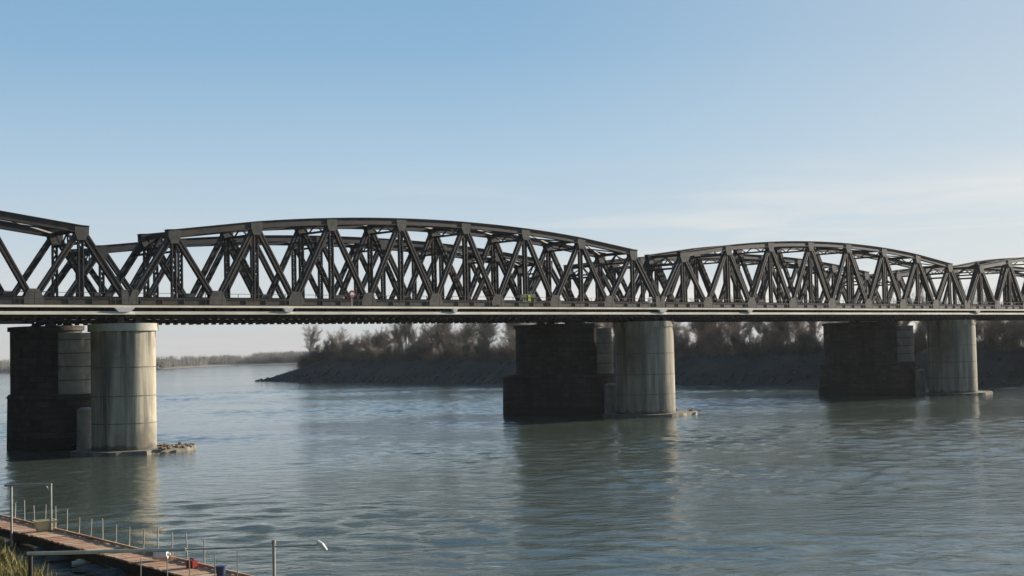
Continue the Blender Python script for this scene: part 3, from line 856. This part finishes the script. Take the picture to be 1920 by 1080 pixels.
# grass in the corner
g = MB(); rg = random.Random(21); cnt = 0
while cnt < 15000:
    y = rg.uniform(38, 60); x = -.364*y + rg.uniform(-2.5, 5.5)
    d = dist_in(x, y)
    if d < .15 or (d < .8 and rg.random() < .6): continue
    if mn.noise(Vector((x*.9, y*.9, 4))) < -.18: continue
    cnt += 1
    z = bank_z(x, y); hgt = rg.uniform(.2, .65)*(1.6 if rg.random() < .08 else 1)
    a = rg.uniform(0, 2*PI); w = rg.uniform(.012,.03); lx, ly = rg.gauss(0,.12), rg.gauss(0,.12)
    ux, uy = math.cos(a)*w, math.sin(a)*w
    g.poly([(x-ux,y-uy,z-.03),(x+ux,y+uy,z-.03),(x+lx*.4+ux*.7,y+ly*.4+uy*.7,z+hgt*.6),(x+lx*.4-ux*.7,y+ly*.4-uy*.7,z+hgt*.6),(x+lx*1.3,y+ly*1.3,z+hgt)],
           [(0,1,2,3),(3,2,4)])
tag(g.build('grass', M['blade']), 'rough green and straw coloured grass on the bank in the corner', 'grass', kind='stuff')

# ------------------------------------------------------------------ floating walkway
A0 = Vector((-24.9,64.4,0)); A1 = Vector((-5.9,39.8,0))
wd = (A1-A0).normalized(); wn = Vector((-wd.y, wd.x, 0))       # wn points away from the bank
wl = (A1-A0).length
wrz = math.atan2(wd.y, wd.x)
fw = empty('floating_walkway', A0, wrz); tag(fw, 'long red-brown plank walkway floating along the near bank', 'walkway')
WW = 1.25
dk = MB()
x = 0; rp = random.Random(4)
while x < wl:
    w = .24
    dz = rp.uniform(-.012,.012)
    dk.box((x, -WW+rp.uniform(-.05,.05), .55+dz), (x+w-.015, rp.uniform(-.05,.05), .60+dz))
    x += w
dk.build('deck', M['plank'], fw)
for y in (-WW+.08, -.08):
    f = MB(); f.box((0, y-.07, .24), (wl, y+.07, .533)); f.build('side_beam', M['plank_dark'], fw)
for i in range(8):
    f = MB(); xx = 1.2 + i*4.1; f.tube((xx, -WW+.25, .0), (xx, -.25, .0), .32, n=14); f.build('float', M['plank_dark'], fw)
for i in range(16):
    xx = 5.9 + i*1.22
    f = MB(); hh = rp.uniform(.62,.95); tl = rp.uniform(-.05,.05)
    f.tube((xx, .10, .25), (xx+tl, .10+rp.uniform(-.06,.06), .6+hh), .026, .022, n=8); f.build('post', M['pipe'], fw)
k = MB(); k.box((0, -.05, .615), (wl, .03, .70)); k.build('kerb_board', M['plank'], fw)

# gate frame of pipe
gt = empty('pipe_gate', (-19.0, 55.4, 0)); tag(gt, 'pale pipe goal frame standing at the walkway by the left edge', 'gate frame')
for xx in (-.79, .76):
    f = MB(); f.tube((xx,0,-.3), (xx,0,2.38), .045, n=10); f.build('post', M['pipe'], gt)
f = MB(); f.tube((-1.05,0,2.425), (.80,0,2.425), .045, n=10); f.build('crossbar', M['pipe'], gt)
f = MB(); f.tube((.55,0,2.41), (.745,0,2.1), .03, n=8); f.build('brace', M['pipe'], gt)

# mooring boom on its pile
bm = empty('mooring_boom', (-14.2, 41, 0)); tag(bm, 'long pale horizontal pole reaching from the bank over the walkway', 'boom')
f = MB(); f.tube((0,0,1.70), (4.6,0,1.72), .055, .05, n=12); f.build('pole', M['white_old'], bm)
f = MB(); f.tube((4.6,0,1.72), (8.45,0,1.76), .022, .016, n=8); f.build('rod', M['pipe'], bm)
f = MB(); f.tube((0.1,0,-.1), (.1,0,1.66), .06, n=10); f.build('bank_post', M['plank_dark'], bm)
f = MB(); f.tube((8.40,0,1.86), (8.52,0,1.78), .06, .075, n=12); f.tube((8.52,0,1.78), (8.66,0,1.60), .075, .05, n=12); f.build('end_float', M['white'], bm)
ps = MB(); ps.tube((0,0,-1), (0,0,1.86), .045, n=10); ps.tube((-.0,0,1.80), (.0,0,1.92), .06, n=10)
o = ps.build('mooring_post', M['pipe']); o.location = (-7.08, 41.12, 0); tag(o, 'thin pale upright post in the water beside the pole', 'post')
for i, xx in enumerate((-11.0, -10.2, -9.55, -8.8, -8.2)):
    ps = MB(); ps.tube((0,0,-1), (rp.uniform(-.05,.05),0,1.45+.04*i), .018, n=6)
    o = ps.build('net_stake', M['pipe']); o.location = (xx, 41.3, 0); tag(o, 'very thin stake standing in the water under the pole', 'stake', 'thin stakes under the pole')

# things lying on the walkway
def walk(px, py, z=.618): return Vector((px, py, z))
r = empty('jerrycan', walk(-10.35, 44.99), wrz+.2); tag(r, 'bright red jerrycan on the walkway planks', 'jerrycan')
f = MB(); f.box((-.17,-.1,0), (.17,.1,.22)); f.build('body', M['red'], r)
f = MB(); f.tube((-.09,0,.27), (.09,0,.27), .02, n=8); f.tube((-.09,0,.22), (-.09,0,.27), .02, n=8); f.tube((.09,0,.22), (.09,0,.27), .02, n=8); f.build('handle', M['red'], r)
r = empty('bucket', walk(-9.07, 43.25), 0); tag(r, 'blue bucket at the lower end of the walkway', 'bucket')
f = MB(); f.tube((0,0,0), (0,0,.26), .12, .165, n=18); f.build('body', M['blue'], r)
f = MB(); f.tube((0,0,.262), (0,0,.28), .178, n=18); f.build('rim', M['blue'], r)
f = MB()
for j in range(7):
    t0, t1 = PI*j/7, PI*(j+1)/7
    f.tube((.19*math.cos(t0),.0,.27+.15*math.sin(t0)), (.19*math.cos(t1),0,.27+.15*math.sin(t1)), .008, n=6)
f.build('handle', M['pipe'], r)
def ball(mb, r_, sq, n=14, m_=8):
    pts = []; fs = []
    for j in range(m_+1):
        th = PI*j/m_
        for i in range(n): pts.append((r_*math.sin(th)*math.cos(2*PI*i/n), r_*math.sin(th)*math.sin(2*PI*i/n), -sq*r_*math.cos(th)))
    for j in range(m_):
        for i in range(n): fs.append((j*n+i, j*n+(i+1)%n, (j+1)*n+(i+1)%n, (j+1)*n+i))
    mb.poly(pts, fs)
r = empty('fender_buoy', walk(-11.78, 46.75, .78), 0); tag(r, 'white fender lying on the walkway under the pole', 'fender')
f = MB(); f.tube((-.22,0,0), (.22,0,.02), .15, .15, n=14); f.build('body', M['white'], r, smooth=True)
f = MB(); f.tube((.22,0,.02), (.32,0,.03), .06, .03, n=10); f.build('eye', M['white'], r)
r = empty('fish_tub', walk(-18.54, 55.57, .82), .5); tag(r, 'pale cream tub standing on the walkway beside the pipe frame', 'tub')
f = MB(); f.prism([(-.3,-.22),(.3,-.22),(.3,.22),(-.3,.22)], -.20, .16, top=[(-.38,-.28),(.38,-.28),(.38,.28),(-.38,.28)]); f.build('body', M['cream'], r)
f = MB(); f.box((-.42,-.32,.162), (.42,-.26,.20)); f.box((-.42,.26,.162), (.42,.32,.20)); f.box((-.42,-.258,.162), (-.36,.258,.20)); f.box((.36,-.258,.162), (.42,.258,.20)); f.build('rim', M['cream'], r)

# rocks and driftwood between bank and walkway
rocks = [(-13.4,47.3,.75,'grey rounded boulder in the water between bank and walkway'), (-14.6,48.6,.5,'smaller grey boulder beside the rounded one near the walkway'),
         (-12.3,45.0,.55,'grey boulder at the lower frame edge under the pole'), (-16.6,51.6,.5,'grey boulder under the walkway edge close to the grass'), (-17.9,53.6,.55,'grey boulder at the foot of the pipe frame')]
rr2 = random.Random(8)
for x_, y_, sz, lab in rocks:
    o = stone(1.0, rr2).build('boulder', M['rock']); o.location = (x_, y_, .08); o.scale = (sz*1.5, sz, sz*.55); o.rotation_euler = (0,0,rr2.uniform(0,3)); tag(o, lab, 'boulder', 'boulders by the walkway')
f = MB(); f.tube((-.7,0,0), (.0,.05,.04), .10, .09, n=9); f.tube((0,.05,.04), (.6,-.04,.02), .09, .06, n=9); f.tube((.1,.05,.05), (.35,.25,.15), .04, .02, n=6)
o = f.build('driftwood', M['white_old']); o.location = (-15.0, 50.0, .12); o.rotation_euler = (0,0,.4); tag(o, 'bleached driftwood log lying beside the walkway', 'driftwood')
